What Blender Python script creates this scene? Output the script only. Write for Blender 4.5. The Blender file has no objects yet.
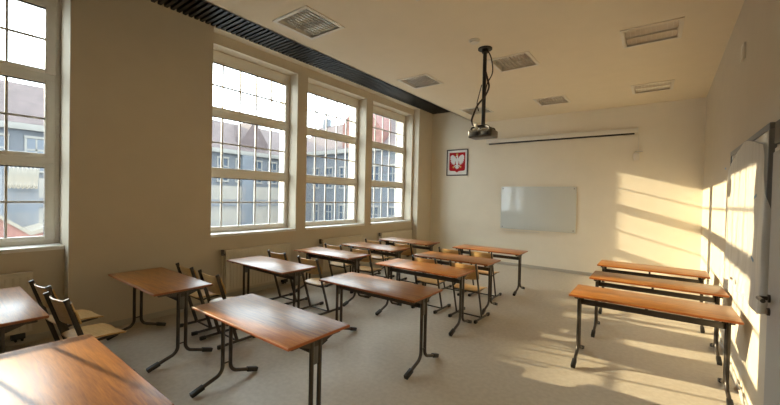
import bpy, bmesh, math, random
from mathutils import Vector, Matrix
random.seed(7)
C = bpy.context.scene.collection
SC = bpy.context.scene

# ------------------------------------------------------------------ camera
F_PX, YAW, PITCH, ROLL, CAM_H = 355.06, 0.6401, 0.0157, 0.0224, 1.70
fw = Vector((-math.sin(YAW)*math.cos(PITCH), math.cos(YAW)*math.cos(PITCH), -math.sin(PITCH)))
rt = Vector((math.cos(YAW), math.sin(YAW), 0)); up = rt.cross(fw)
r2 = math.cos(ROLL)*rt + math.sin(ROLL)*up
u2 = -math.sin(ROLL)*rt + math.cos(ROLL)*up
cam_data = bpy.data.cameras.new('camera'); cam = bpy.data.objects.new('camera', cam_data); C.objects.link(cam)
cam_data.sensor_width = 36.0; cam_data.lens = F_PX/780*36.0; cam_data.clip_start = 0.05; cam_data.clip_end = 400
m = Matrix.Identity(4)
for i in range(3):
    m[i][0] = r2[i]; m[i][1] = u2[i]; m[i][2] = -fw[i]
m[2][3] = CAM_H
cam.matrix_world = m
SC.camera = cam

# ------------------------------------------------------------------ light
SKY_STRENGTH, SKY_COL = 4.6, (0.86, 0.93, 1.0)
SUN_STRENGTH, SUN_COL = 6.6, (1.0, 0.79, 0.52)
SUN_DIR = Vector((1.0, 0.175, -0.281))
w = bpy.data.worlds.new('sky'); SC.world = w; w.use_nodes = True
bg = w.node_tree.nodes['Background']; bg.inputs[0].default_value = (*SKY_COL, 1); bg.inputs[1].default_value = SKY_STRENGTH
sd = bpy.data.lights.new('sun', 'SUN'); sd.energy = SUN_STRENGTH; sd.color = SUN_COL; sd.angle = math.radians(0.4)
sun = bpy.data.objects.new('sun', sd); C.objects.link(sun)
sun.rotation_euler = SUN_DIR.to_track_quat('-Z', 'Y').to_euler(); sun.location = (-12, -2, 8)
vs = SC.view_settings
vs.view_transform = 'Standard'; vs.look = 'None'; vs.exposure = 1.15; vs.gamma = 1.0; vs.use_curve_mapping = False
SC.cycles.max_bounces = 14; SC.cycles.diffuse_bounces = 8; SC.cycles.glossy_bounces = 5
SC.cycles.transparent_max_bounces = 16; SC.cycles.transmission_bounces = 8
SC.cycles.use_denoising = True; SC.cycles.sample_clamp_indirect = 8.0

# ------------------------------------------------------------------ helpers
class MB:
    def __init__(s): s.bm = bmesh.new()
    def box(s, x0, x1, y0, y1, z0, z1, bev=0.0, seg=2, mat=None):
        b = bmesh.new()
        r = bmesh.ops.create_cube(b, size=1.0)
        for v in b.verts:
            v.co = Vector(((x0+x1)/2 + v.co.x*(x1-x0), (y0+y1)/2 + v.co.y*(y1-y0), (z0+z1)/2 + v.co.z*(z1-z0)))
        if bev > 0:
            bmesh.ops.bevel(b, geom=b.edges[:], offset=bev, segments=seg, profile=0.5, affect='EDGES', clamp_overlap=True)
        if mat is not None:
            bmesh.ops.transform(b, matrix=mat, verts=b.verts)
        s._merge(b); return s
    def _merge(s, b):
        me = bpy.data.meshes.new('tmp'); b.to_mesh(me); b.free(); s.bm.from_mesh(me); bpy.data.meshes.remove(me)
    def prism(s, pts, axis, a, b_):
        """closed polygon in the two other axes, extruded along axis from a to b_"""
        def P(u, v, t):
            return Vector((t, u, v)) if axis == 'x' else (Vector((u, t, v)) if axis == 'y' else Vector((u, v, t)))
        A = [s.bm.verts.new(P(u, v, a)) for u, v in pts]; B = [s.bm.verts.new(P(u, v, b_)) for u, v in pts]
        n = len(pts)
        fs = [s.bm.faces.new(A), s.bm.faces.new(B[::-1])]
        for i in range(n):
            fs.append(s.bm.faces.new((A[i], B[i], B[(i+1) % n], A[(i+1) % n])))
        bmesh.ops.recalc_face_normals(s.bm, faces=fs)
        return s
    def tube(s, pts, r, n=10, cap=True, flat=None):
        """swept round tube; flat=(ru, rv) gives an oval section"""
        pts = [Vector(p) for p in pts]
        rings = []; prev = None
        for i, p in enumerate(pts):
            if i == 0: t = pts[1]-pts[0]
            elif i == len(pts)-1: t = pts[-1]-pts[-2]
            else: t = (pts[i+1]-pts[i]).normalized() + (pts[i]-pts[i-1]).normalized()
            t.normalize()
            if prev is None:
                a = Vector((1, 0, 0)) if abs(t.x) < 0.9 else Vector((0, 1, 0))
                u = (a - t*a.dot(t)).normalized()
            else:
                u = (prev - t*prev.dot(t)).normalized()
            v = t.cross(u); prev = u
            ru, rv = flat if flat else (r, r)
            rings.append([s.bm.verts.new(p + u*ru*math.cos(2*math.pi*k/n) + v*rv*math.sin(2*math.pi*k/n)) for k in range(n)])
        fs = []
        for A, B in zip(rings, rings[1:]):
            for k in range(n):
                fs.append(s.bm.faces.new((A[k], A[(k+1) % n], B[(k+1) % n], B[k])))
        if cap:
            fs.append(s.bm.faces.new(rings[0][::-1])); fs.append(s.bm.faces.new(rings[-1]))
        bmesh.ops.recalc_face_normals(s.bm, faces=fs)
        return s
    def cyl(s, c, r, z0, z1, n=24):
        return s.tube([(c[0], c[1], z0), (c[0], c[1], z1)], r, n)
    def grid(s, fn, nu, nv, thick=0.0):
        """sheet fn(u,v)->Vector, optionally solid with a thickness along its normals"""
        V = [[s.bm.verts.new(fn(i/nu, j/nv)) for j in range(nv+1)] for i in range(nu+1)]
        fs = []
        for i in range(nu):
            for j in range(nv):
                fs.append(s.bm.faces.new((V[i][j], V[i+1][j], V[i+1][j+1], V[i][j+1])))
        if thick:
            bmesh.ops.recalc_face_normals(s.bm, faces=fs)
            s.bm.normal_update()
            bmesh.ops.solidify(s.bm, geom=fs, thickness=thick)
        return s

def link(name, mb, mat, parent=None, smooth=35):
    bm = mb.bm
    bmesh.ops.recalc_face_normals(bm, faces=bm.faces[:]) if False else None
    bm.normal_update()
    lim = math.radians(smooth)
    for f in bm.faces: f.smooth = True
    for e in bm.edges:
        if len(e.link_faces) == 2: e.smooth = e.calc_face_angle(3.2) < lim
        else: e.smooth = False
    me = bpy.data.meshes.new(name); bm.to_mesh(me); bm.free()
    o = bpy.data.objects.new(name, me); C.objects.link(o)
    me.materials.append(mat)
    if parent: o.parent = parent
    return o
def tag(o, label, cat, group=None):
    o['label'] = label; o['category'] = cat
    if group: o['group'] = group
    return o
def thing(name, label, cat, loc=(0, 0, 0), rz=0.0, group=None):
    o = bpy.data.objects.new(name, None); C.objects.link(o); o.location = loc; o.rotation_euler = (0, 0, rz)
    o.empty_display_size = 0.1
    return tag(o, label, cat, group)
def struct(name, mb, mat, parent=None, smooth=35):
    o = link(name, mb, mat, parent, smooth)
    if parent is None: o['kind'] = 'structure'
    return o
def dup(root, loc, rz, label, group=None):
    r = root.copy(); C.objects.link(r); r.location = loc; r.rotation_euler = (0, 0, rz); r['label'] = label
    if group: r['group'] = group
    for ch in list(root.children):
        c = ch.copy(); C.objects.link(c); c.parent = r
        for g in list(ch.children):
            d = g.copy(); C.objects.link(d); d.parent = c
    return r

# ------------------------------------------------------------------ materials
def newmat(name):
    mt = bpy.data.materials.new(name); mt.use_nodes = True
    nt = mt.node_tree; return mt, nt, nt.nodes['Principled BSDF']
def plain(name, col, rough=0.5, metal=0.0, noise=0.0, scale=30.0, bump=0.0, spec=0.5):
    mt, nt, b = newmat(name)
    b.inputs['Roughness'].default_value = rough; b.inputs['Metallic'].default_value = metal
    b.inputs['Specular IOR Level'].default_value = spec
    b.inputs['Base Color'].default_value = (*col, 1)
    if noise or bump:
        tc = nt.nodes.new('ShaderNodeTexCoord'); no = nt.nodes.new('ShaderNodeTexNoise')
        no.inputs['Scale'].default_value = scale; no.inputs['Detail'].default_value = 5
        nt.links.new(tc.outputs['Object'], no.inputs['Vector'])
        if noise:
            rp = nt.nodes.new('ShaderNodeValToRGB')
            rp.color_ramp.elements[0].position = .3; rp.color_ramp.elements[1].position = .7
            rp.color_ramp.elements[0].color = (*[c*(1-noise) for c in col], 1)
            rp.color_ramp.elements[1].color = (*[min(1, c*(1+noise)) for c in col], 1)
            nt.links.new(no.outputs['Fac'], rp.inputs['Fac']); nt.links.new(rp.outputs['Color'], b.inputs['Base Color'])
        if bump:
            bp = nt.nodes.new('ShaderNodeBump'); bp.inputs['Strength'].default_value = bump; bp.inputs['Distance'].default_value = .01
            nt.links.new(no.outputs['Fac'], bp.inputs['Height']); nt.links.new(bp.outputs['Normal'], b.inputs['Normal'])
    return mt
def wood(name, dark, light, rough=0.3, stretch=(1.2, 14, 14), bump=0.04, coat=0.0):
    mt, nt, b = newmat(name)
    tc = nt.nodes.new('ShaderNodeTexCoord'); oi = nt.nodes.new('ShaderNodeObjectInfo')
    mp = nt.nodes.new('ShaderNodeMapping'); mp.inputs['Scale'].default_value = stretch
    ad = nt.nodes.new('ShaderNodeVectorMath'); ad.operation = 'ADD'
    ml = nt.nodes.new('ShaderNodeMath'); ml.operation = 'MULTIPLY'; ml.inputs[1].default_value = 37.0
    nt.links.new(oi.outputs['Random'], ml.inputs[0]); nt.links.new(tc.outputs['Object'], ad.inputs[0]); nt.links.new(ml.outputs[0], ad.inputs[1])
    nt.links.new(ad.outputs[0], mp.inputs['Vector'])
    n1 = nt.nodes.new('ShaderNodeTexNoise'); n1.inputs['Scale'].default_value = 2.2; n1.inputs['Detail'].default_value = 8; n1.inputs['Distortion'].default_value = 1.2
    n2 = nt.nodes.new('ShaderNodeTexNoise'); n2.inputs['Scale'].default_value = 11; n2.inputs['Detail'].default_value = 4
    nt.links.new(mp.outputs[0], n1.inputs['Vector']); nt.links.new(mp.outputs[0], n2.inputs['Vector'])
    mx = nt.nodes.new('ShaderNodeMath'); mx.operation = 'MULTIPLY_ADD'; mx.inputs[1].default_value = .35
    nt.links.new(n2.outputs['Fac'], mx.inputs[0])
    sc = nt.nodes.new('ShaderNodeMath'); sc.operation = 'MULTIPLY'; sc.inputs[1].default_value = .65
    nt.links.new(n1.outputs['Fac'], sc.inputs[0]); nt.links.new(sc.outputs[0], mx.inputs[2])
    rp = nt.nodes.new('ShaderNodeValToRGB'); rp.color_ramp.elements[0].position = .36; rp.color_ramp.elements[1].position = .64
    rp.color_ramp.elements[0].color = (*dark, 1); rp.color_ramp.elements[1].color = (*light, 1)
    nt.links.new(mx.outputs[0], rp.inputs['Fac']); nt.links.new(rp.outputs['Color'], b.inputs['Base Color'])
    bp = nt.nodes.new('ShaderNodeBump'); bp.inputs['Strength'].default_value = bump; bp.inputs['Distance'].default_value = .004
    nt.links.new(mx.outputs[0], bp.inputs['Height']); nt.links.new(bp.outputs['Normal'], b.inputs['Normal'])
    b.inputs['Roughness'].default_value = rough; b.inputs['Coat Weight'].default_value = coat; b.inputs['Coat Roughness'].default_value = .28
    return mt
def glass_mat():
    mt = bpy.data.materials.new('window_glass'); mt.use_nodes = True; nt = mt.node_tree; nt.nodes.clear()
    out = nt.nodes.new('ShaderNodeOutputMaterial'); mix = nt.nodes.new('ShaderNodeMixShader')
    tr = nt.nodes.new('ShaderNodeBsdfTransparent'); tr.inputs[0].default_value = (.93, .96, .95, 1)
    gl = nt.nodes.new('ShaderNodeBsdfGlossy'); gl.inputs['Roughness'].default_value = .02
    lw = nt.nodes.new('ShaderNodeLayerWeight'); lw.inputs['Blend'].default_value = .5
    pw = nt.nodes.new('ShaderNodeMath'); pw.operation = 'POWER'; pw.inputs[1].default_value = 5.0
    sc = nt.nodes.new('ShaderNodeMath'); sc.operation = 'MULTIPLY_ADD'; sc.inputs[1].default_value = .6; sc.inputs[2].default_value = .03
    nt.links.new(lw.outputs['Facing'], pw.inputs[0]); nt.links.new(pw.outputs[0], sc.inputs[0]); nt.links.new(sc.outputs[0], mix.inputs[0]); nt.links.new(tr.outputs[0], mix.inputs[1]); nt.links.new(gl.outputs[0], mix.inputs[2])
    nt.links.new(mix.outputs[0], out.inputs[0]); return mt
def film_mat():
    mt = bpy.data.materials.new('milky_film'); mt.use_nodes = True; nt = mt.node_tree; b = nt.nodes['Principled BSDF']
    out = nt.nodes['Material Output']
    tc = nt.nodes.new('ShaderNodeTexCoord'); wv = nt.nodes.new('ShaderNodeTexWave')
    wv.wave_type = 'BANDS'; wv.bands_direction = 'Y'; wv.inputs['Scale'].default_value = 2.6; wv.inputs['Distortion'].default_value = .6
    nt.links.new(tc.outputs['Object'], wv.inputs['Vector'])
    rp = nt.nodes.new('ShaderNodeValToRGB'); rp.color_ramp.elements[0].color = (.54, .51, .46, 1); rp.color_ramp.elements[1].color = (.63, .60, .545, 1)
    rp.color_ramp.elements[0].position = .02; rp.color_ramp.elements[1].position = .14
    nt.links.new(wv.outputs['Fac'], rp.inputs['Fac']); nt.links.new(rp.outputs['Color'], b.inputs['Base Color'])
    b.inputs['Roughness'].default_value = .35
    tl = nt.nodes.new('ShaderNodeBsdfTranslucent'); tl.inputs[0].default_value = (.8, .78, .74, 1)
    mix = nt.nodes.new('ShaderNodeMixShader'); mix.inputs[0].default_value = .18
    nt.links.new(b.outputs[0], mix.inputs[1]); nt.links.new(tl.outputs[0], mix.inputs[2]); nt.links.new(mix.outputs[0], out.inputs[0])
    return mt
def floor_mat():
    mt, nt, b = newmat('speckled_linoleum')
    tc = nt.nodes.new('ShaderNodeTexCoord')
    n1 = nt.nodes.new('ShaderNodeTexNoise'); n1.inputs['Scale'].default_value = 22; n1.inputs['Detail'].default_value = 6
    n2 = nt.nodes.new('ShaderNodeTexNoise'); n2.inputs['Scale'].default_value = 1.3; n2.inputs['Detail'].default_value = 3
    for n in (n1, n2): nt.links.new(tc.outputs['Object'], n.inputs['Vector'])
    rp = nt.nodes.new('ShaderNodeValToRGB'); rp.color_ramp.elements[0].position = .38; rp.color_ramp.elements[1].position = .62
    rp.color_ramp.elements[0].color = (.50, .44, .35, 1); rp.color_ramp.elements[1].color = (.55, .49, .395, 1)
    nt.links.new(n1.outputs['Fac'], rp.inputs['Fac'])
    nt.links.new(rp.outputs['Color'], b.inputs['Base Color'])
    mr = nt.nodes.new('ShaderNodeMapRange'); mr.inputs['To Min'].default_value = .42; mr.inputs['To Max'].default_value = .58
    nt.links.new(n2.outputs['Fac'], mr.inputs['Value']); nt.links.new(mr.outputs[0], b.inputs['Roughness'])
    b.inputs['Specular IOR Level'].default_value = .35
    return mt

M = dict(
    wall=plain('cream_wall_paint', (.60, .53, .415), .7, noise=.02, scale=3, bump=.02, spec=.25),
    wall_lit=plain('wall_paint_lit', (.78, .72, .60), .7, noise=.02, scale=3, bump=.02, spec=.25),  # wall colour lightened for the end wall: bounced light put into the paint
    wall_rear=plain('brown_bounce_cut', (.20, .15, .10), .7, noise=.03, scale=3),  # dark brown invented for the unseen rear wall, to cut bounced light
    ceil=plain('white_ceiling_paint', (.77, .69, .55), .85, noise=.015, scale=4, spec=.2),
    floor=floor_mat(),
    base=plain('grey_skirting', (.46, .43, .37), .5),
    slat=plain('black_slat_metal', (.012, .012, .013), .5),
    black_back=plain('black_fleece', (.008, .008, .009), .95, spec=.1),
    pvc=plain('white_pvc_frame', (.78, .75, .69), .35, noise=.01, scale=8),
    gasket=plain('black_gasket', (.02, .018, .018), .6),
    muntin=plain('white_glazing_bar', (.50, .49, .47), .35),
    sill=plain('white_sill', (.78, .77, .74), .3),
    glass=glass_mat(),
    top=wood('mahogany_laminate', (.20, .064, .010), (.41, .162, .023), .36, bump=.02, coat=.2),
    edge=plain('brown_edge_band', (.30, .085, .018), .35),
    ply=wood('varnished_plywood', (.50, .29, .10), (.64, .41, .17), .33, (3, 20, 20), .02),
    ply_edge=plain('plywood_edge', (.56, .38, .18), .5, noise=.1, scale=60),
    steel=plain('dark_bronze_steel', (.055, .045, .036), .32, metal=.35),
    plastic=plain('black_plastic', (.012, .012, .012), .45),
    tap=plain('grey_brown_valve', (.10, .085, .07), .5),
    zinc=plain('perforated_zinc', (.13, .125, .12), .4, metal=.6),
    radw=plain('cream_radiator_enamel', (.68, .61, .48), .4),
    lampw=plain('white_lamp_frame', (.72, .68, .60), .4),
    alu=plain('brushed_aluminium', (.42, .42, .42), .35, metal=.7),
    darkalu=plain('grey_board_metal', (.20, .205, .215), .4, metal=.5),
    louv=plain('mirror_louvre', (.62, .61, .58), .30, metal=.85),
    tubew=plain('unlit_fluorescent_tube', (.75, .73, .68), .25),
    silver=plain('silver_plastic', (.075, .07, .06), .35, metal=.3, noise=.15, scale=40),
    cable=plain('brown_cable', (.035, .018, .012), .5),
    cablew=plain('white_plug', (.75, .73, .68), .4),
    screenw=plain('white_screen_case', (.70, .67, .60), .4),
    board=plain('pale_glass_board', (.60, .625, .60), .12, spec=.6),
    paper=plain('white_paper', (.78, .76, .71), .6),
    red=plain('crimson', (.42, .008, .012), .7, spec=.2),
    eagle=plain('silver_white', (.74, .73, .71), .5),
    gold=plain('gold_yellow', (.66, .42, .06), .45),
    framew=plain('dark_picture_frame', (.035, .022, .016), .4),
    film=film_mat(),
    tape=plain('blue_tape', (.16, .30, .45), .5),
    door=plain('grey_door_leaf', (.33, .31, .28), .45, noise=.02, scale=6),
    doorframe=plain('pale_door_frame', (.60, .55, .46), .45),
    brass=plain('dark_handle_metal', (.06, .055, .05), .35, metal=.6),
    plasticw=plain('white_plastic', (.68, .64, .56), .4),
    ext_wall=plain('white_outer_render', (.80, .78, .74), .8),
    facade=plain('grey_stone_facade', (.056, .060, .068), .85, noise=.12, scale=.6),
    facade_lt=plain('pale_stone_band', (.13, .124, .113), .85, noise=.08, scale=.8),
    roof=plain('old_red_roof_tiles', (.060, .043, .042), .85, noise=.2, scale=1.5),
    brick=plain('red_brick_facade', (.10, .042, .036), .85, noise=.2, scale=2),
    pane=plain('dark_far_pane', (.03, .04, .055), .15),
    facade_dk=plain('dark_stone', (.07, .078, .09), .85, noise=.12, scale=.8),
    asphalt=plain('grey_street', (.22, .22, .22), .9, noise=.1, scale=.5),
    awning=plain('pale_awning', (.10, .088, .07), .6),
    plaster=plain('pale_house_plaster', (.62, .60, .56), .85, noise=.05, scale=1),
)

# ------------------------------------------------------------------ room constants
XL, XP, XO = -5.355, -5.535, -6.08           # pier face, niche back face, outer face
YB, YR = 9.23, -1.6                          # end wall, wall behind the camera
ZC, ZU, ZT = 3.777, 4.185, 4.40              # dropped ceiling, slat level, top of walls
XS = -3.98                                   # edge of the dropped ceiling
SILL, HEAD = 1.05, 4.02
def XR(y): return 0.755 + 0.0183*(y - YB)    # right wall runs slightly askew

# floor
mb = MB(); mb.box(XO, 1.2, YR-.2, YB+.2, -.12, 0.0); struct('floor', mb, M['floor'])
# end wall, wall behind, right wall
mb = MB(); mb.box(XO, 1.2, YB, YB+.2, 0, ZT); struct('wall_back', mb, M['wall_lit'])
mb = MB(); mb.box(XO, 1.2, YR-.2, YR, 0, ZT); struct('wall_front', mb, M['wall_rear'])
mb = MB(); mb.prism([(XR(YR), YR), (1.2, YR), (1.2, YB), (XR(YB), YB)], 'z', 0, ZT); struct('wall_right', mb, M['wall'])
# window wall: piers full height, niche parapets, mullion piers, lintels, niche soffits
W1 = [(2.56, 4.40), (4.64, 6.42), (6.66, 8.42)]
W0 = [(-.76, 1.06)]
mb = MB()
mb.box(XO, XL, 1.06, 2.56, 0, ZT); mb.box(XP, XL, 2.56, 2.68, 0, ZT); mb.box(XO, XL, 8.49, YB, 0, ZT); mb.box(XO, XL, YR, -.76, 0, ZT); mb.box(XO, XP, 8.42, 8.49, SILL-.02, HEAD)
for (y0, y1, wins) in ((2.56, 8.49, W1), (-.76, 1.06, W0)):
    mb.box(XO, XP, y0, y1, 0, SILL-.02); mb.box(XO, XP, y0, y1, HEAD, ZT); mb.box(XP, XL, max(y0, 2.68) if y0 > 0 else y0, y1, ZU, ZT)
    for a, b in zip(wins, wins[1:]): mb.box(XO, XP, a[1], b[0], SILL-.02, HEAD)
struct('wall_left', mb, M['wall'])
# ceiling: dropped slab with holes for the recessed lamps, plus the slab above
LX, LY, LH = [-3.42, -1.765, -.09], [2.87, 5.42, 7.93], .29
holes = [(x, y) for x in LX for y in LY if not (x > -1 and y < 3)]
xs = sorted({XS, 1.2} | {x+s*LH for x in LX for s in (-1, 1)}); ys = sorted({YR, YB} | {y+s*LH for y in LY for s in (-1, 1)})
mb = MB()
for a, b in zip(xs, xs[1:]):
    for c, d in zip(ys, ys[1:]):
        if any(abs((a+b)/2-hx) < .1 and abs((c+d)/2-hy) < .1 for hx, hy in holes): continue
        vv = [mb.bm.verts.new((x, y, ZC)) for x, y in ((a, c), (a, d), (b, d), (b, c))]
        mb.bm.faces.new(vv)
        vv = [mb.bm.verts.new((x, y, ZC+.03)) for x, y in ((a, c), (b, c), (b, d), (a, d))]
        mb.bm.faces.new(vv)
mb.box(XS, XS+.03, YR, YB, ZC, ZU+.115)
mb.box(XO, 1.2, YR, YB, ZT-.10, ZT)
bmesh.ops.remove_doubles(mb.bm, verts=mb.bm.verts, dist=1e-5)
struct('ceiling', mb, M['ceil'])
# black slatted strip over the windows
mb = MB(); y = YR+.02
while y < YB-.03:
    mb.box(XL+.005, XS-.003, y, y+.042, ZU, ZU+.045); y += .078
tr = struct('trim_1', mb, M['slat'])
mb = MB(); mb.box(XL+.005, XS-.003, YR, YB, ZU+.09, ZU+.112); struct('backing_sheet', mb, M['black_back'], tr)
# skirting
mb = MB(); mb.box(XL, XR(YB), YB-.014, YB, 0, .075, .004); struct('baseboard_back', mb, M['base'])
mb = MB(); mb.prism([(XR(3.45)-.014, 3.45), (XR(3.45), 3.45), (XR(YB-.014), YB-.014), (XR(YB-.014)-.014, YB-.014)], 'z', 0, .075); struct('baseboard_right', mb, M['base'])
mb = MB(); mb.box(XL, XL+.014, 1.06, 2.68, 0, .075, .003); mb.box(XL, XL+.014, 8.49, YB-.015, 0, .075, .003)
mb.box(XP, XP+.014, 2.68, 8.49, 0, .075, .003); mb.box(XP, XP+.014, -.76, 1.06, 0, .075, .003); struct('baseboard_left', mb, M['base'])

# ------------------------------------------------------------------ windows
XG = -5.775                                   # inner face of the sashes
RAILS = [(1.147, 1.95), (2.12, 2.94), (3.11, 3.815)]
def window(i, y0, y1):
    ins = .135 if i == 1 else .09; g0, g1 = y0+ins, y1-ins
    f = MB(); t0, t1 = XG-.075, XG-.012
    f.box(t0, t1, y0, y0+.05, SILL, HEAD, .004); f.box(t0, t1, y1-.05, y1, SILL, HEAD, .004)
    f.box(t0, t1, y0+.05, y1-.05, SILL, SILL+.065, .004); f.box(t0, t1, y0+.05, y1-.05, HEAD-.168, HEAD, .004)
    for a, b in zip(RAILS, RAILS[1:]): f.box(t0, t1, y0+.05, y1-.05, (a[1]+b[0])/2-.05, (a[1]+b[0])/2+.05, .004)
    fr = struct('window_%d' % i, f, M['pvc'])
    ys0 = y0; y0 = 2.682 if abs(y0-2.56) < .01 else y0
    s = MB(); s.box(XO+.02, XP+.022, y0+.001, y1-.001, SILL-.02, SILL-.0005, .006); s.box(XP-.003, XP+.022, y0+.001, y1-.001, SILL-.045, SILL-.02, .004)
    struct('window_sill', s, M['sill'], fr)
    n = 5
    for k, (z0, z1) in enumerate(RAILS):
        b = .048; bs = ins-.042; q = MB()
        q.box(XG-.06, XG, g0-bs, g0, z0-b, z1+b, .007); q.box(XG-.06, XG, g1, g1+bs, z0-b, z1+b, .007)
        q.box(XG-.06, XG, g0, g1, z0-b, z0, .007); q.box(XG-.06, XG, g0, g1, z1, z1+b, .007)
        sh = struct('sash', q, M['pvc'], fr)
        q = MB(); q.box(XG-.034, XG-.028, g0, g1, z0, z1); struct('glass_pane', q, M['glass'], sh)
        q = MB(); zm = (z0+z1)/2
        q.box(XG-.042, XG-.018, g0, g1, zm-.0115, zm+.0115)
        for j in range(1, n):
            yy = g1-.31*j; q.box(XG-.044, XG-.016, yy-.0115, yy+.0115, z0, z1)
        struct('glazing_bars', q, M['muntin'], sh)
        q = MB(); q.box(XG-.022, XG+.001, g0, g1, z1-.004, z1+.006); q.box(XG-.022, XG-.012, g1-.004, g1, z0, z1); struct('seal', q, M['gasket'], sh)
        if k < 2 or k == 2:
            q = MB(); zz = z1+.024 if k == 2 else z1+.024; ym = (g0+g1)/2
            q.box(XG, XG+.012, ym-.03, ym+.03, zz-.012, zz+.012, .003); q.tube([(XG+.012, ym, zz), (XG+.04, ym, zz), (XG+.045, ym+.01, zz), (XG+.045, ym+.11, zz)], .008, 8)
            struct('window_handle', q, M['pvc'], sh)
    return fr
for i, (a, b) in enumerate(W0 + W1): window(i+1, a, b)

# ------------------------------------------------------------------ door in the right wall
def door():
    th = math.atan(.0183)
    y1, y0 = 3.36, 2.42
    def X(y, d): return XR(y)-d
    f = MB()
    for (a, b, z0, z1) in ((y1, y1+.05, 0, 2.08), (y0-.05, y0, 0, 2.08), (y0, y1, 2.05, 2.08)):
        f.prism([(X(a, .018), a), (X(a, 0), a), (X(b, 0), b), (X(b, .018), b)], 'z', z0, z1)
    fr = struct('door_1', f, M['doorframe'])
    q = MB(); q.prism([(X(y0+.004, .034), y0+.004), (X(y0+.004, .001), y0+.004), (X(y1-.004, .001), y1-.004), (X(y1-.004, .034), y1-.004)], 'z', .008, 2.045)
    lf = struct('door_leaf', q, M['door'], fr)
    q = MB(); yy, zz, x = y1-.07, 1.10, X(y1-.07, .034)
    q.tube([(x, yy, zz), (x-.012, yy, zz)], .026, 16)
    q.tube([(x, yy, zz), (x-.045, yy, zz), (x-.055, yy-.012, zz), (x-.055, yy-.13, zz+.004)], .013, 10)
    q.tube([(x, yy, zz-.085), (x-.014, yy, zz-.085)], .025, 16)
    struct('door_handle', q, M['brass'], lf)
    return fr
door()
mb = MB(); x = XR(3.3); mb.box(x-.045, x-.004, 2.70, 3.28, 2.09, 2.235, .008)
closer = thing('wall_box', 'black box on the right wall above the grey door', 'wall box', (0, 0, 0)); link('housing', mb, M['plastic'], closer)

# ------------------------------------------------------------------ ceiling lamps
def lamp():
    t = thing('ceiling_light', '', 'ceiling light', (0, 0, ZC), 0, 'recessed ceiling lights')
    q = MB(); a, b = .305, .262
    for (x0, x1, y0, y1) in ((-a, a, -a, -b), (-a, a, b, a), (-a, -b, -b, b), (b, a, -b, b)): q.box(x0, x1, y0, y1, -.010, .0, .002)
    link('lamp_frame', q, M['lampw'], t)
    q = MB(); h = .285; d = .085
    q.box(-h, h, -h, h, d-.006, d)
    for (x0, x1, y0, y1) in ((-h, h, -h, -h+.006), (-h, h, h-.006, h), (-h, -h+.006, -h, h), (h-.006, h, -h, h)): q.box(x0, x1, y0, y1, .001, d)
    link('lamp_housing', q, M['lampw'], t)
    q = MB()
    for k in range(2):                      # curved mirror troughs, one per tube
        y0 = -b+2*b*k/2; n = 8
        q.grid(lambda u, v, y0=y0: Vector((-.262+.524*u, y0+.004+(2*b/2-.008)*v, .012+.052*(1-(2*v-1)**4))), 1, 12)
    link('reflector', q, M['louv'], t)
    q = MB()
    for k in range(1, 10):
        x = -b+2*b*k/10; q.box(x-.0012, x+.0012, -.258, .258, .004, .024)
    link('louvre', q, M['louv'], t)
    for k in range(2):
        q = MB(); y = -b+2*b*(k+.5)/2; q.tube([(-.25, y, .044), (.25, y, .044)], .013, 12); link('fluorescent_tube', q, M['tubew'], t)
    return t
LL = {(0, 0): 'recessed louvre light nearest the camera, beside the black slatted strip', (0, 1): 'recessed louvre light beside the slatted strip, middle of that row',
      (0, 2): 'recessed louvre light farthest along the slatted strip, partly behind projector pole', (1, 0): 'recessed light cut off by top edge of the photo, before the projector',
      (1, 1): 'recessed grey louvre light just right of the projector ceiling plate', (1, 2): 'recessed light above the projection screen, middle of the far row',
      (2, 1): 'recessed light with bright louvre bars, nearer one beside the right wall', (2, 2): 'recessed light near the right wall, above the right end of the screen'}
l0 = lamp(); first = True
for (i, j), lab in LL.items():
    if first: l0.location = (LX[i], LY[j], ZC); l0['label'] = lab; first = False
    else: dup(l0, (LX[i], LY[j], ZC), 0, lab)
mb = MB(); mb.cyl((0, 0), .075, -.012, 0, 28); mb.cyl((0, 0), .055, -.03, -.012, 28)
o = link('smoke_detector', mb, M['plasticw']); o.location = (-1.955, 4.40, ZC); tag(o, 'small round white smoke detector on ceiling beside projector pole', 'smoke detector')

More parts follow.
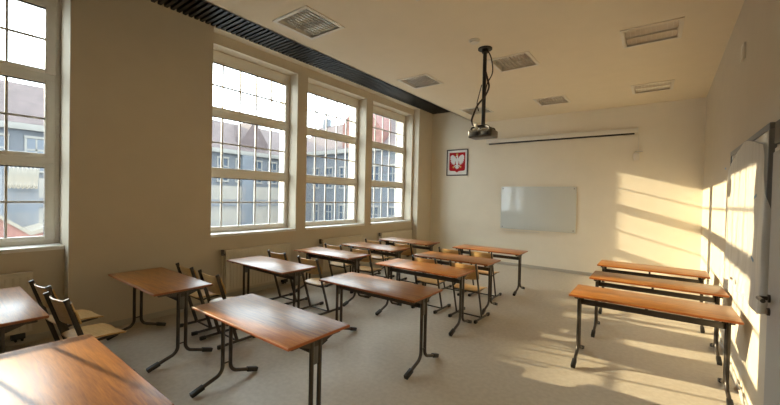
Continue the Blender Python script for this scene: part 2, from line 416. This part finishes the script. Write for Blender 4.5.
# ------------------------------------------------------------------ projector
def projector():
    x, y = -1.93, 4.71
    t = thing('projector', 'silver and black projector hanging from the ceiling on a black pole', 'projector', (x, y, ZC))
    q = MB(); q.cyl((0, 0), .095, -.018, 0, 28); q.cyl((0, 0), .045, -.06, -.018, 20); link('ceiling_plate', q, M['plastic'], t)
    q = MB(); q.cyl((0, 0), .026, -1.06, -.05, 16); link('pole', q, M['plastic'], t)
    q = MB(); q.box(-.07, .07, -.07, .07, -1.085, -1.06, .006)
    for s in (-1, 1):
        for s2 in (-1, 1): q.tube([(0.04*s, .04*s2, -1.075), (.12*s, .10*s2, -1.10), (.13*s, .11*s2, -1.125)], .011, 8)
    link('bracket', q, M['plastic'], t)
    q = MB(); q.box(-.17, .17, -.125, .125, -1.235, -1.13, .02, 3)
    bd = link('projector_body', q, M['silver'], t)
    q = MB(); q.box(-.15, -.02, -.131, -.124, -1.215, -1.155, .002); link('port_panel', q, M['plastic'], bd); q = MB(); q.box(.03, .13, -.131, -.124, -1.21, -1.16, .002); link('vent_panel', q, M['plastic'], bd)
    q = MB(); q.tube([(.08, .12, -1.18), (.08, .165, -1.18)], .042, 20); link('lens', q, M['plastic'], bd)
    q = MB(); q.tube([(-.165, -.03, -1.183), (-.18, -.03, -1.183)], .05, 18); link('fan_grille', q, M['cablew'], bd)
    def cable(pts, r, m, nm='cable'):
        P = [Vector(p) for p in pts]; out = []
        for i in range(len(P)-1):
            p0, p1, p2, p3 = P[max(i-1, 0)], P[i], P[i+1], P[min(i+2, len(P)-1)]
            for k in range(8):
                s = k/8; out.append(.5*((2*p1)+(p2-p0)*s+(2*p0-5*p1+4*p2-p3)*s*s+(3*p1-p0-3*p2+p3)*s**3))
        out.append(P[-1]); qq = MB(); qq.tube(out, r, 8); return link(nm, qq, m, t)
    cable([(.03, -.02, -.02), (.10, -.03, -.16), (.125, -.03, -.36), (.06, -.04, -.50), (.03, -.03, -.62)], .008, M['cable'])
    cable([(.028, -.03, -.33), (.065, -.04, -.46), (.085, -.045, -.56), (.03, -.05, -.68), (-.06, -.06, -.78), (-.125, -.06, -.92), (-.145, -.06, -1.00), (-.12, -.06, -1.06)], .013, M['cable'])
    cable([(-.028, -.02, -.50), (-.07, -.03, -.68), (-.085, -.03, -.76), (-.06, -.03, -.86)], .007, M['cable'])
    q = MB(); q.box(-.10, -.055, -.085, -.045, -1.115, -1.045, .006); q.tube([(-.08, -.06, -1.05), (-.115, -.06, -1.03)], .014, 8); link('plug', q, M['cablew'], t)
projector()

# ------------------------------------------------------------------ end wall fittings
t = thing('projection_screen', 'long white roll-up projection screen case above the whiteboard', 'projection screen', (-1.98, YB, 3.16))
q = MB(); q.box(-1.64, 1.64, -.10, -.012, .02, .125, .012, 3); link('screen_case', q, M['screenw'], t)
q = MB(); q.box(-1.60, 1.60, -.075, -.045, -.014, .0205, .005); link('bottom_bar', q, M['plastic'], t)
for s in (-1, 1):
    q = MB(); q.box(s*1.652-.012, s*1.652+.012, -.104, 0, .012, .132, .004); link('end_cap', q, M['screenw'], t)
t = thing('whiteboard', 'pale glass whiteboard with corner fixings on the end wall', 'whiteboard', (-2.34, YB-.002, .95))
q = MB(); q.box(-.885, .885, -.026, -.016, 0, 1.085, .002); link('glass_panel', q, M['board'], t)
for sx in (-1, 1):
    for z in (.05, 1.035):
        q = MB(); q.tube([(sx*.835, 0, z), (sx*.835, -.034, z)], .014, 16); link('standoff', q, M['darkalu'], t)
q = MB(); q.prism([(0, -.055), (-.085, -.055), (-.085, -.035), (-.08, -.035), (-.078, -.05), (0, -.05)], 'x', -.80, .10); link('pen_tray', q, M['lampw'], t)
t = thing('sensor_box', 'small white box with cord on end wall below screen right end', 'sensor', (-.335, YB, 2.60))
q = MB(); q.box(-.055, .05, -.045, 0, 0, .15, .008); link('housing', q, M['plasticw'], t)
q = MB(); q.box(-.03, .11, -.045, -.01, .170, .192, .008); link('bracket', q, M['louv'], t)
q = MB(); q.tube([(.03, -.02, .19), (.03, -.02, .55)], .005, 6); q.tube([(.03, -.02, .19), (.03, -.03, .10)], .005, 6); link('cord', q, M['plasticw'], t)

def coat_of_arms():
    cx, z0, wd, hg = -4.52, 2.345, .655, .745
    t = thing('framed_coat_of_arms', 'framed white crowned eagle on a red shield on end wall', 'picture', (cx, YB, z0))
    q = MB(); b = .03; h = wd/2
    for (x0, x1, a0, a1) in ((-h, h, 0, b), (-h, h, hg-b, hg), (-h, -h+b, b, hg-b), (h-b, h, b, hg-b)): q.box(x0, x1, -.03, 0, a0, a1, .004)
    link('picture_frame', q, M['framew'], t)
    q = MB(); q.box(-h+b, h-b, -.012, -.002, b, hg-b); link('paper', q, M['paper'], t)
    cz = .385; sx, sz = .245, .27
    shield = [(-1, 1), (1, 1), (1, -.72)] + [(1-.22*(1-math.cos(a)), -.72-.2*math.sin(a)) for a in (.5, 1.0, 1.5)] + [(.25, -.95), (0, -1.08), (-.25, -.95)] + [(-(1-.22*(1-math.cos(a))), -.72-.2*math.sin(a)) for a in (1.5, 1.0, .5)] + [(-1, -.72)]
    q = MB(); q.prism([(u*sx, cz+v*sz) for u, v in shield], 'y', -.015, -.012); sh = link('shield', q, M['red'], t, 20)
    def poly(nm, pts, m, d=.002, y=-.015):
        q = MB(); q.prism([(u*sx, cz+v*sz) for u, v in pts], 'y', y-d, y); bmesh.ops.triangulate(q.bm, faces=[f for f in q.bm.faces if len(f.verts) > 4]); return link(nm, q, m, sh, 10)
    wing = [(.10, .30), (.22, .52), (.36, .66), (.52, .74), (.68, .76), (.82, .66), (.88, .50), (.84, .42), (.90, .28), (.77, .24), (.86, .06), (.72, .08), (.77, -.12), (.62, -.04), (.63, -.26), (.51, -.12), (.46, -.34), (.385, -.16), (.31, -.32), (.27, -.08), (.25, .06), (.14, .14)]
    poly('wing', wing, M['eagle']); poly('wing', [(-u, v) for u, v in wing][::-1], M['eagle'])
    body = [(-.12, .34), (.12, .34), (.19, .12), (.18, -.10), (.10, -.30), (.16, -.44), (.26, -.62), (.16, -.62), (.10, -.74), (.03, -.64), (0, -.78), (-.03, -.64), (-.10, -.74), (-.16, -.62), (-.26, -.62), (-.16, -.44), (-.10, -.30), (-.18, -.10), (-.19, .12)]
    poly('eagle_body', body, M['eagle'], .003)
    head = [(-.11, .32), (.12, .32), (.11, .48), (.12, .60), (.06, .70), (-.05, .72), (-.13, .66), (-.15, .58), (-.08, .54), (-.06, .46)]
    poly('eagle_head', head, M['eagle'], .004)
    poly('beak', [(-.14, .66), (-.14, .56), (-.20, .52), (-.25, .56), (-.21, .63)], M['gold'], .004)
    poly('crown', [(-.12, .72), (.08, .72), (.13, .90), (.06, .83), (.03, .95), (-.02, .85), (-.07, .95), (-.10, .83), (-.17, .90)], M['gold'], .003)
    for s in (-1, 1):
        leg = [(.12*s, -.30), (.28*s, -.34), (.42*s, -.48), (.36*s, -.54), (.26*s, -.44), (.13*s, -.42)]
        claw = [(.36*s, -.46), (.46*s, -.42), (.60*s, -.50), (.50*s, -.51), (.56*s, -.62), (.45*s, -.56), (.42*s, -.68), (.36*s, -.56)]
        poly('leg', leg if s > 0 else leg[::-1], M['eagle']); poly('claw', claw if s > 0 else claw[::-1], M['gold'], .003)
coat_of_arms()

# ------------------------------------------------------------------ right wall fittings: wrapped board, lamp
def wrapped_board():
    th = math.atan2(.0183, 1)
    ya, yb, za, zb = 3.44, 5.24, 1.02, 2.26
    ln = yb-ya
    R = -th   # wall runs in direction (sin th, cos th)
    t = thing('wall_board', 'large board in a grey metal frame on the right wall, wrapped in film', 'board', (XR(ya)-.003, ya, za), R)
    H = zb-za; b = .045
    q = MB(); q.box(-.032, -.006, b, ln-b, b, H-b); link('board_panel', q, M['board'], t)
    q = MB()
    q.box(-.040, 0, 0, ln, H-b, H, .004); q.box(-.040, 0, 0, ln, 0, b, .004); q.box(-.040, 0, 0, b, b, H-b, .004); q.box(-.040, 0, ln-b, ln, b, H-b, .004)
    link('board_frame', q, M['darkalu'], t)
    # film hanging over the board
    s = thing('plastic_film', 'crumpled milky protective film hanging over the right wall board', 'plastic sheet', (XR(ya), ya, za), R)
    rnd = random.Random(3)
    ph = [rnd.uniform(0, 6.28) for _ in range(8)]
    def fn(u, v):
        k = max(0, (v-.55)/.45)
        y0 = -.052 + .012*math.sin(v*11+.6) + .20*k**1.4       # wraps round the near end, torn open at the top
        y1 = ln + .03 + .02*math.sin(v*7+1.0) + .05*(1-v)**3
        sy = y0 + (y1-y0)*u**1.0
        top = H - .012 - .15*abs(2*(u-.42))**1.3
        bot = -.03 - .10*u**2 - .04*math.sin(u*6+.5) - .02*math.sin(u*17)
        z = bot + (top-bot)*v
        amp = .003 + .008*(1-v)**2
        x = -.050 - amp*(1+math.sin(sy*19+ph[0]+1.3*math.sin(z*4+ph[1])))*.6 - .0022*math.sin(z*13+sy*7+ph[2]) - .001*math.sin(sy*47+z*9+ph[3])
        if v < .18: x -= .025*(1-v/.18)*(.5+.5*math.sin(u*9+ph[4]))
        if sy < .012:
            d = .012-sy; return Vector((min(x + max(0, d-.012), -.010), max(sy, -.012), z))
        return Vector((min(x, -.045), sy, z))
    q = MB(); q.grid(fn, 90, 60); link('sheet', q, M['film'], s, 80)
    for (yy, zz, ang) in ((.10, .30, .25), (.08, .74, -.2), (ln-.10, 1.06, .1), (ln*.5, -.0, .4)):
        q = MB(); q.box(-.002, .0, -.04, .04, -.010, .010, mat=Matrix.Translation((-.086, yy, zz)) @ Matrix.Rotation(ang, 4, 'X')); link('tape', q, M['tape'], s)
wrapped_board()
t = thing('wall_lamp', 'small pale box high on the right wall near the ceiling', 'wall box', (XR(4.9), 4.9, 3.19))
q = MB(); q.box(-.022, 0, -.06, .06, -.06, .10, .006); link('housing', q, M['plasticw'], t)
q = MB(); q.box(-.026, -.021, -.035, .035, -.02, .06, .002); link('diffuser', q, M['lampw'], t)

# ------------------------------------------------------------------ radiators
def radiator(y0, y1, label, first_valve=True):
    t = thing('radiator', label, 'radiator', (XP+.002, (y0+y1)/2, .001), 0, 'panel radiators under the windows')
    h = (y1-y0)/2; q = MB()
    q.box(.035, .050, -h, h, .14, .775, .004); q.box(.085, .100, -h, h, .14, .775, .004); q.box(.050, .085, -h+.01, h-.01, .16, .755)
    n = int((y1-y0)/.055)
    for k in range(n):
        yy = -h+.03+(2*h-.06)*k/(n-1); q.box(.097, .106, yy-.014, yy+.014, .17, .745, .004)
    link('panel', q, M['radw'], t)
    q = MB(); q.box(.03, .105, -h-.004, h+.004, .768, .792, .004); link('top_grille', q, M['radw'], t)
    q = MB(); q.tube([(.06, -h, .72), (.06, -h-.05, .72)], .016, 12); q.tube([(.06, -h-.04, .72), (.06, -h-.04, .80)], .024, 14); link('thermostat', q, M['tap'], t)
    q = MB(); q.tube([(.06, -h-.04, .72), (.06, -h-.045, .4), (.06, -h-.045, .0)], .009, 8); link('pipe', q, M['radw'], t)
    q = MB(); q.box(.03, .10, h-.16, h-.05, .075, .135, .006)
    for d in (.07, .12): q.tube([(.06, h-d, .14), (.06, h-d, .05), (.0, h-d, .05)], .011, 8)
    link('valve', q, M['plastic'], t)
    for s in (-1, 1):
        q = MB(); q.box(0, .036, s*(h-.2)-.02, s*(h-.2)+.02, .2, .7); link('wall_bracket', q, M['radw'], t)
radiator(2.97, 4.22, 'cream panel radiator under first full window, with pipe at its left')
radiator(5.03, 6.25, 'cream panel radiator under middle one of the three windows')
radiator(6.98, 8.36, 'cream panel radiator under the window nearest the end wall')
radiator(-.55, .78, 'cream panel radiator under window at left edge of the photo')

# ------------------------------------------------------------------ desks
def arc(p, n): return p
def desk():
    t = thing('school_desk', '', 'desk', (0, 0, 0), 0, 'brown school desks')
    q = MB(); q.box(-.643, .643, -.275, .275, .722, .745, .005, 2); tp = link('tabletop', q, M['top'], t)
    q = MB(); a, b = .6445, .2765
    for (x0, x1, y0, y1) in ((-a, a, -b, -b+.003), (-a, a, b-.003, b), (-a, -a+.003, -b, b), (a-.003, a, -b, b)): q.box(x0, x1, y0, y1, .725, .742, .001, 1)
    link('edge_band', q, M['edge'], tp)
    q = MB(); q.box(-.575, .575, -.012, .012, .595, .65, .003); cb = link('crossbeam', q, M['steel'], t)
    q = MB()
    for x in (-.555, 0, .555): q.box(x-.012, x+.012, -.01, .01, .648, .722)
    link('spacer', q, M['plastic'], cb)
    for sx in (-1, 1):
        x = sx*.585
        for sy in (-1, 1):
            y = sy*.036
            pts = [(x, y, .70), (x, y, .40), (x, y, .17)]
            for k in range(1, 7):
                a = k/6*math.radians(76); R = .085
                pts.append((x, y+sy*R*(1-math.cos(a)), .17-R*math.sin(a)))
            yb, zb = pts[-1][1], pts[-1][2]
            pts.append((x, sy*.275, .030))
            q = MB(); q.tube(pts, .0165, 12); lg = link('leg', q, M['steel'], t)
            d = Vector(pts[-1])-Vector((x, yb, zb)); d.normalize(); e = Vector(pts[-1])
            q = MB(); rot = Matrix.Translation(e-d*.025) @ Matrix.Rotation(math.atan2(d.z, d.y), 4, 'X'); q.box(-.021, .021, -.055, .055, -.0195, .021, .006, mat=rot)
            link('foot_cap', q, M['plastic'], lg)
        q = MB(); q.box(x-.018, x+.018, -.22, .22, .695, .722, .004); q.prism([(-.16, .695), (.16, .695), (.055, .655), (-.055, .655)], 'x', x-.004, x+.004)
        link('side_bracket', q, M['steel'], t)
        q = MB(); q.box(x-.005, x+.005, -.022, .022, .53, .655, .002); link('tie_plate', q, M['zinc'], t); q = MB(); q.tube([(x, -.03, .19), (x, .03, .19)], .007, 8); link('tie_rod', q, M['steel'], t)
    return t
DESKS = [
 (-2.36, .43, 'largest brown desk at bottom left of the photo, nearest the camera'),
 (-2.44, 1.67, 'brown desk mirroring the bright windows, second in the middle column, legs in full view'),
 (-2.40, 3.04, 'dark reddish brown desk third in the middle column, no chairs behind it'),
 (-2.555, 4.25, 'sunlit orange brown desk fourth in the middle column, two chair backs behind it'),
 (-2.57, 5.28, 'sunlit desk fifth in middle column, standing between the two rows of yellow chairs'),
 (-2.53, 6.63, 'brown desk farthest in the middle column, below the whiteboard left end'),
 (-4.31, .345, 'dark brown desk cut off by left edge of the photo'),
 (-4.35, 1.61, 'dark brown desk standing against the blank wall between the windows'),
 (-4.26, 2.96, 'brown desk by the first full window, in front of its radiator'),
 (-4.37, 4.24, 'brown desk by the window side, fourth from camera in the window column'),
 (-4.33, 5.34, 'brown desk by the window side, second from the end wall'),
 (-4.35, 6.55, 'brown desk farthest in the window column, nearest the end wall corner'),
 (-.035, 4.30, 'sunlit desk nearest the camera in the chairless right column'),
 (.01, 5.37, 'sunlit desk in the middle of the chairless right column'),
 (-.03, 6.49, 'sunlit desk farthest back in the chairless right column'),
]
d0 = desk()
for i, (x, y, lab) in enumerate(DESKS):
    rz = random.uniform(-.006, .006)
    if i == 0: d0.location = (x, y, 0); d0.rotation_euler = (0, 0, rz); d0['label'] = lab
    else: dup(d0, (x, y, 0), rz, lab)

# ------------------------------------------------------------------ chairs (face +Y)
def chair():
    t = thing('school_chair', '', 'chair', (0, 0, 0), 0, 'plywood school chairs')
    lean = .24/.78
    def py(z): return .01 + (.80-z)*lean
    # backrest: bent plywood between the posts
    def bk(u, v):
        x = -.205 + .41*u; z = .585 + .21*v
        zz = z + (-.012 if True else 0)*((2*u-1)**4)*(1 if v > .5 else -1)
        c = .045*(1-(2*u-1)**2)
        return Vector((x, py(z) + .012 - c + .02, zz))
    q = MB(); q.grid(bk, 14, 6, .011); bo = link('backrest', q, M['ply'], t, 50)
    # seat: rounded bent plywood
    def st(u, v):
        y = .10 + .365*v; wv = .19+.01*v
        corner = max(0, (v-.82)/.18); wv -= .055*corner**2
        back = max(0, (.12-v)/.12); wv -= .03*back**2
        x = (2*u-1)*wv
        z = .435 + .012*math.cos((v-.35)*4) - .010*(1-(2*u-1)**2) - .018*max(0, (v-.8)/.2)**2
        return Vector((x, y, z))
    q = MB(); q.grid(st, 12, 14, .012); link('seat', q, M['ply'], t, 50)
    for s in (-1, 1):
        x = s*.195
        q = MB(); q.tube([(x, py(.805), .805), (x, py(.6), .60), (x, py(.3), .30), (x, py(.055), .055), (x, py(.03), .03)], .012, 10, flat=(.011, .020))
        q.tube([(x, .05, .024), (x, .47, .024)], .014, 10, flat=(.013, .016))
        fr = link('side_frame', q, M['steel'], t)
        for (ya, yb) in ((.02, .085), (.44, .505)):
            q = MB(); q.box(x-.018, x+.018, ya, yb, 0, .043, .006); link('foot_cap', q, M['plastic'], fr)
        q = MB(); q.tube([(x, py(.803), .803), (x, py(.816), .816)], .013, 10, flat=(.0125, .0215)); link('post_cap', q, M['plastic'], fr)
        q = MB(); q.tube([(x, py(.40), .40), (x*.92, py(.40)+.05, .408), (x*.8, .40, .412)], .011, 10); link('seat_support', q, M['steel'], t)
    for (y, z) in ((py(.40), .40), (py(.03)+.0, .03)):
        q = MB(); q.tube([(-.195, y, z), (.195, y, z)], .011, 10); link('crossbar', q, M['steel'], t)
    return t
CHAIRS = [
 (-4.60, .70, 'plywood school chair left behind the cut-off desk at left edge, nearer the wall'),
 (-3.96, .70, 'plywood school chair with long seat showing, just above the largest desk'),
 (-4.55, 1.955, 'dark plywood chair beside the blank wall, left of its pair'),
 (-3.95, 1.95, 'dark plywood chair right of its pair, behind the blank wall desk'),
 (-4.67, 3.35, 'chair in front of the first radiator, window-side of its pair'),
 (-3.92, 3.33, 'chair with a pale sunlit seat at aisle end of the first-window desk'),
 (-4.66, 4.54, 'chair beside the middle radiator, window-side of its pair'),
 (-4.01, 4.54, 'aisle-side chair behind the fourth desk of the window column'),
 (-4.62, 5.63, 'window-side chair in last pair of the window column'),
 (-3.88, 5.62, 'aisle-side chair in last pair of the window column'),
 (-2.74, 4.545, 'yellow plywood chair, left one behind the fourth middle desk'),
 (-2.11, 4.545, 'bright yellow plywood chair, right one behind the fourth middle desk, legs visible'),
 (-2.90, 5.66, 'yellow plywood chair, left one behind the fifth middle desk'),
 (-2.35, 5.75, 'yellow plywood chair, right one behind the fifth middle desk, near the whiteboard'),
]
c0 = chair()
for i, (x, y, lab) in enumerate(CHAIRS):
    rz = .14 if i < 2 else random.uniform(-.03, .03)
    if i == 0: c0.location = (x, y, 0); c0.rotation_euler = (0, 0, rz); c0['label'] = lab
    else: dup(c0, (x, y, 0), rz, lab)

# ------------------------------------------------------------------ outside
mb = MB(); mb.box(-140, -6.2, -60, 140, -8.2, -8.0); o = struct('ground', mb, M['asphalt'])
def building(label, loc, rz, L, H, ridge, depth, wallm, cols, zrows, wh, ww, roofm, cut=True):
    """front face at local x=0 looking to +x, length 2L along local y, ridge height above the base"""
    t = thing('building', label, 'building', loc, rz)
    q = MB(); q.box(-depth, 0, -L, L, 0, H); link('facade', q, wallm, t)
    q = MB(); q.prism([(.5, H), (-depth-.5, H), (-depth*.5, ridge)], 'y', -L, L); link('roof', q, roofm, t)
    q = MB(); q.box(0, .5, -L, L, H-.6, H, .05); link('cornice', q, M['facade_lt'], t)
    for zz in zrows:
        for c in range(cols):
            yy = -L+2*L*(c+.5)/cols; q = MB(); a = ww/2
            q.box(-.1, .14, yy-a-.2, yy+a+.2, zz-.22, zz, .03); q.box(-.1, .14, yy-a-.2, yy+a+.2, zz+wh, zz+wh+.25, .03)
            q.box(-.1, .08, yy-a-.16, yy-a, zz, zz+wh); q.box(-.1, .08, yy+a, yy+a+.16, zz, zz+wh); q.box(-.1, .06, yy-.06, yy+.06, zz, zz+wh); q.box(-.1, .06, yy-a, yy+a, zz+wh*.62, zz+wh*.68)
            fr = link('window', q, M['facade_lt'], t)
            q = MB(); q.box(-.1, .03, yy-a, yy+a, zz, zz+wh); link('pane', q, M['pane'], fr)
    return t
b1 = building('long grey blue building with old red roof, straight across the street', (-46, 24.5, -8), 0, 21.5, 15.6, 20.4, 12, M['facade'], 17, (11.4,), 2.9, 1.25, M['roof'])
for (z0, z1, mt, d, nm) in ((0, 8.0, 'facade_lt', .3, 'ground_storey'), (8.0, 8.9, 'facade_dk', .4, 'dark_ledge'), (8.9, 10.7, 'facade_lt', .3, 'parapet_band')):
    q = MB(); q.box(0, d, -21.5, 11.0, z0, z1); link(nm, q, M[mt], b1)
q = MB(); q.box(0, .55, 2.5, 4.1, 0, 15.0); link('dark_panel', q, M['facade_dk'], b1)  # dark panel standing in for a gateway recess
for (y, h, w_) in ((4.7, 2.6, 4.2), (-10.5, 2.2, 3.6)):
    q = MB(); q.prism([(y-w_/2, 15.6), (y+w_/2, 15.6), (y+w_/2, 17.0), (y, 17.6+h), (y-w_/2, 17.0)], 'x', -5.5, -.1); link('dormer', q, M['roof'], b1)
for y in (.7, 8.1, -15):
    q = MB(); q.box(-6.5, -5.3, y-.55, y+.55, 18.5, 21.4, .05); link('chimney', q, M['facade_dk'], b1)
building('unseen taller grey house added to block low sun, beside the long street building', (-46.5, -15, -8), 0, 17.5, 17.2, 22.36, 11, M['facade'], 10, (11.4,), 2.9, 1.25, M['roof'])  # out-of-view house added to block the low sun, ridge raised for that
b2 = building('grey wing with red roof and brick gable, seen through the farther two windows', (-33.6, 36, -8), -math.pi/2, 11.4, 16.2, 21.0, 9, M['facade'], 8, (.8, 5.6, 10.9), 2.7, 1.2, M['roof'])
q = MB(); q.prism([(-1.4, 16.0), (5.6, 16.0), (5.6, 18.2), (1.7, 22.8), (-1.4, 19.6)], 'x', -4.0, .35); link('brick_gable', q, M['brick'], b2)
q = MB(); q.box(-5.2, -4.0, -10.3, -9.5, 19, 22.2, .05); link('chimney', q, M['facade_dk'], b2)
t = thing('awning', 'striped pale curved awning outside, seen through the leftmost window', 'awning', (-20, 2.62, 1.74))
def aw(u, v): return Vector((.5*v+.1*math.sin(v*6), -.42+.84*u-.10*v, .80*(1-v)+.10*math.sin(v*math.pi*2)+.03*math.cos(u*2*math.pi*7)))
q = MB(); q.grid(aw, 112, 14, .02); link('canopy', q, M['awning'], t)
q = MB(); q.box(-2.0, -.02, -.60, .42, -9.74, .78); link('wall', q, M['facade_dk'], t)
t = thing('shed', 'low outbuilding with a pale sloping roof edge, below the striped awning', 'building', (-18.0, 2.35, -8))
q = MB(); q.prism([(-.9, 0), (.55, 0), (.55, 8.25), (.06, 8.1), (-.9, 8.9)], 'x', -.9, .8); link('wall', q, M['brick'], t)
q = MB(); q.prism([(-.9, 8.9), (-.9, 9.02), (.06, 8.24), (.55, 8.40), (.55, 8.26), (.06, 8.1)], 'x', -.95, .86); link('roof', q, M['awning'], t)
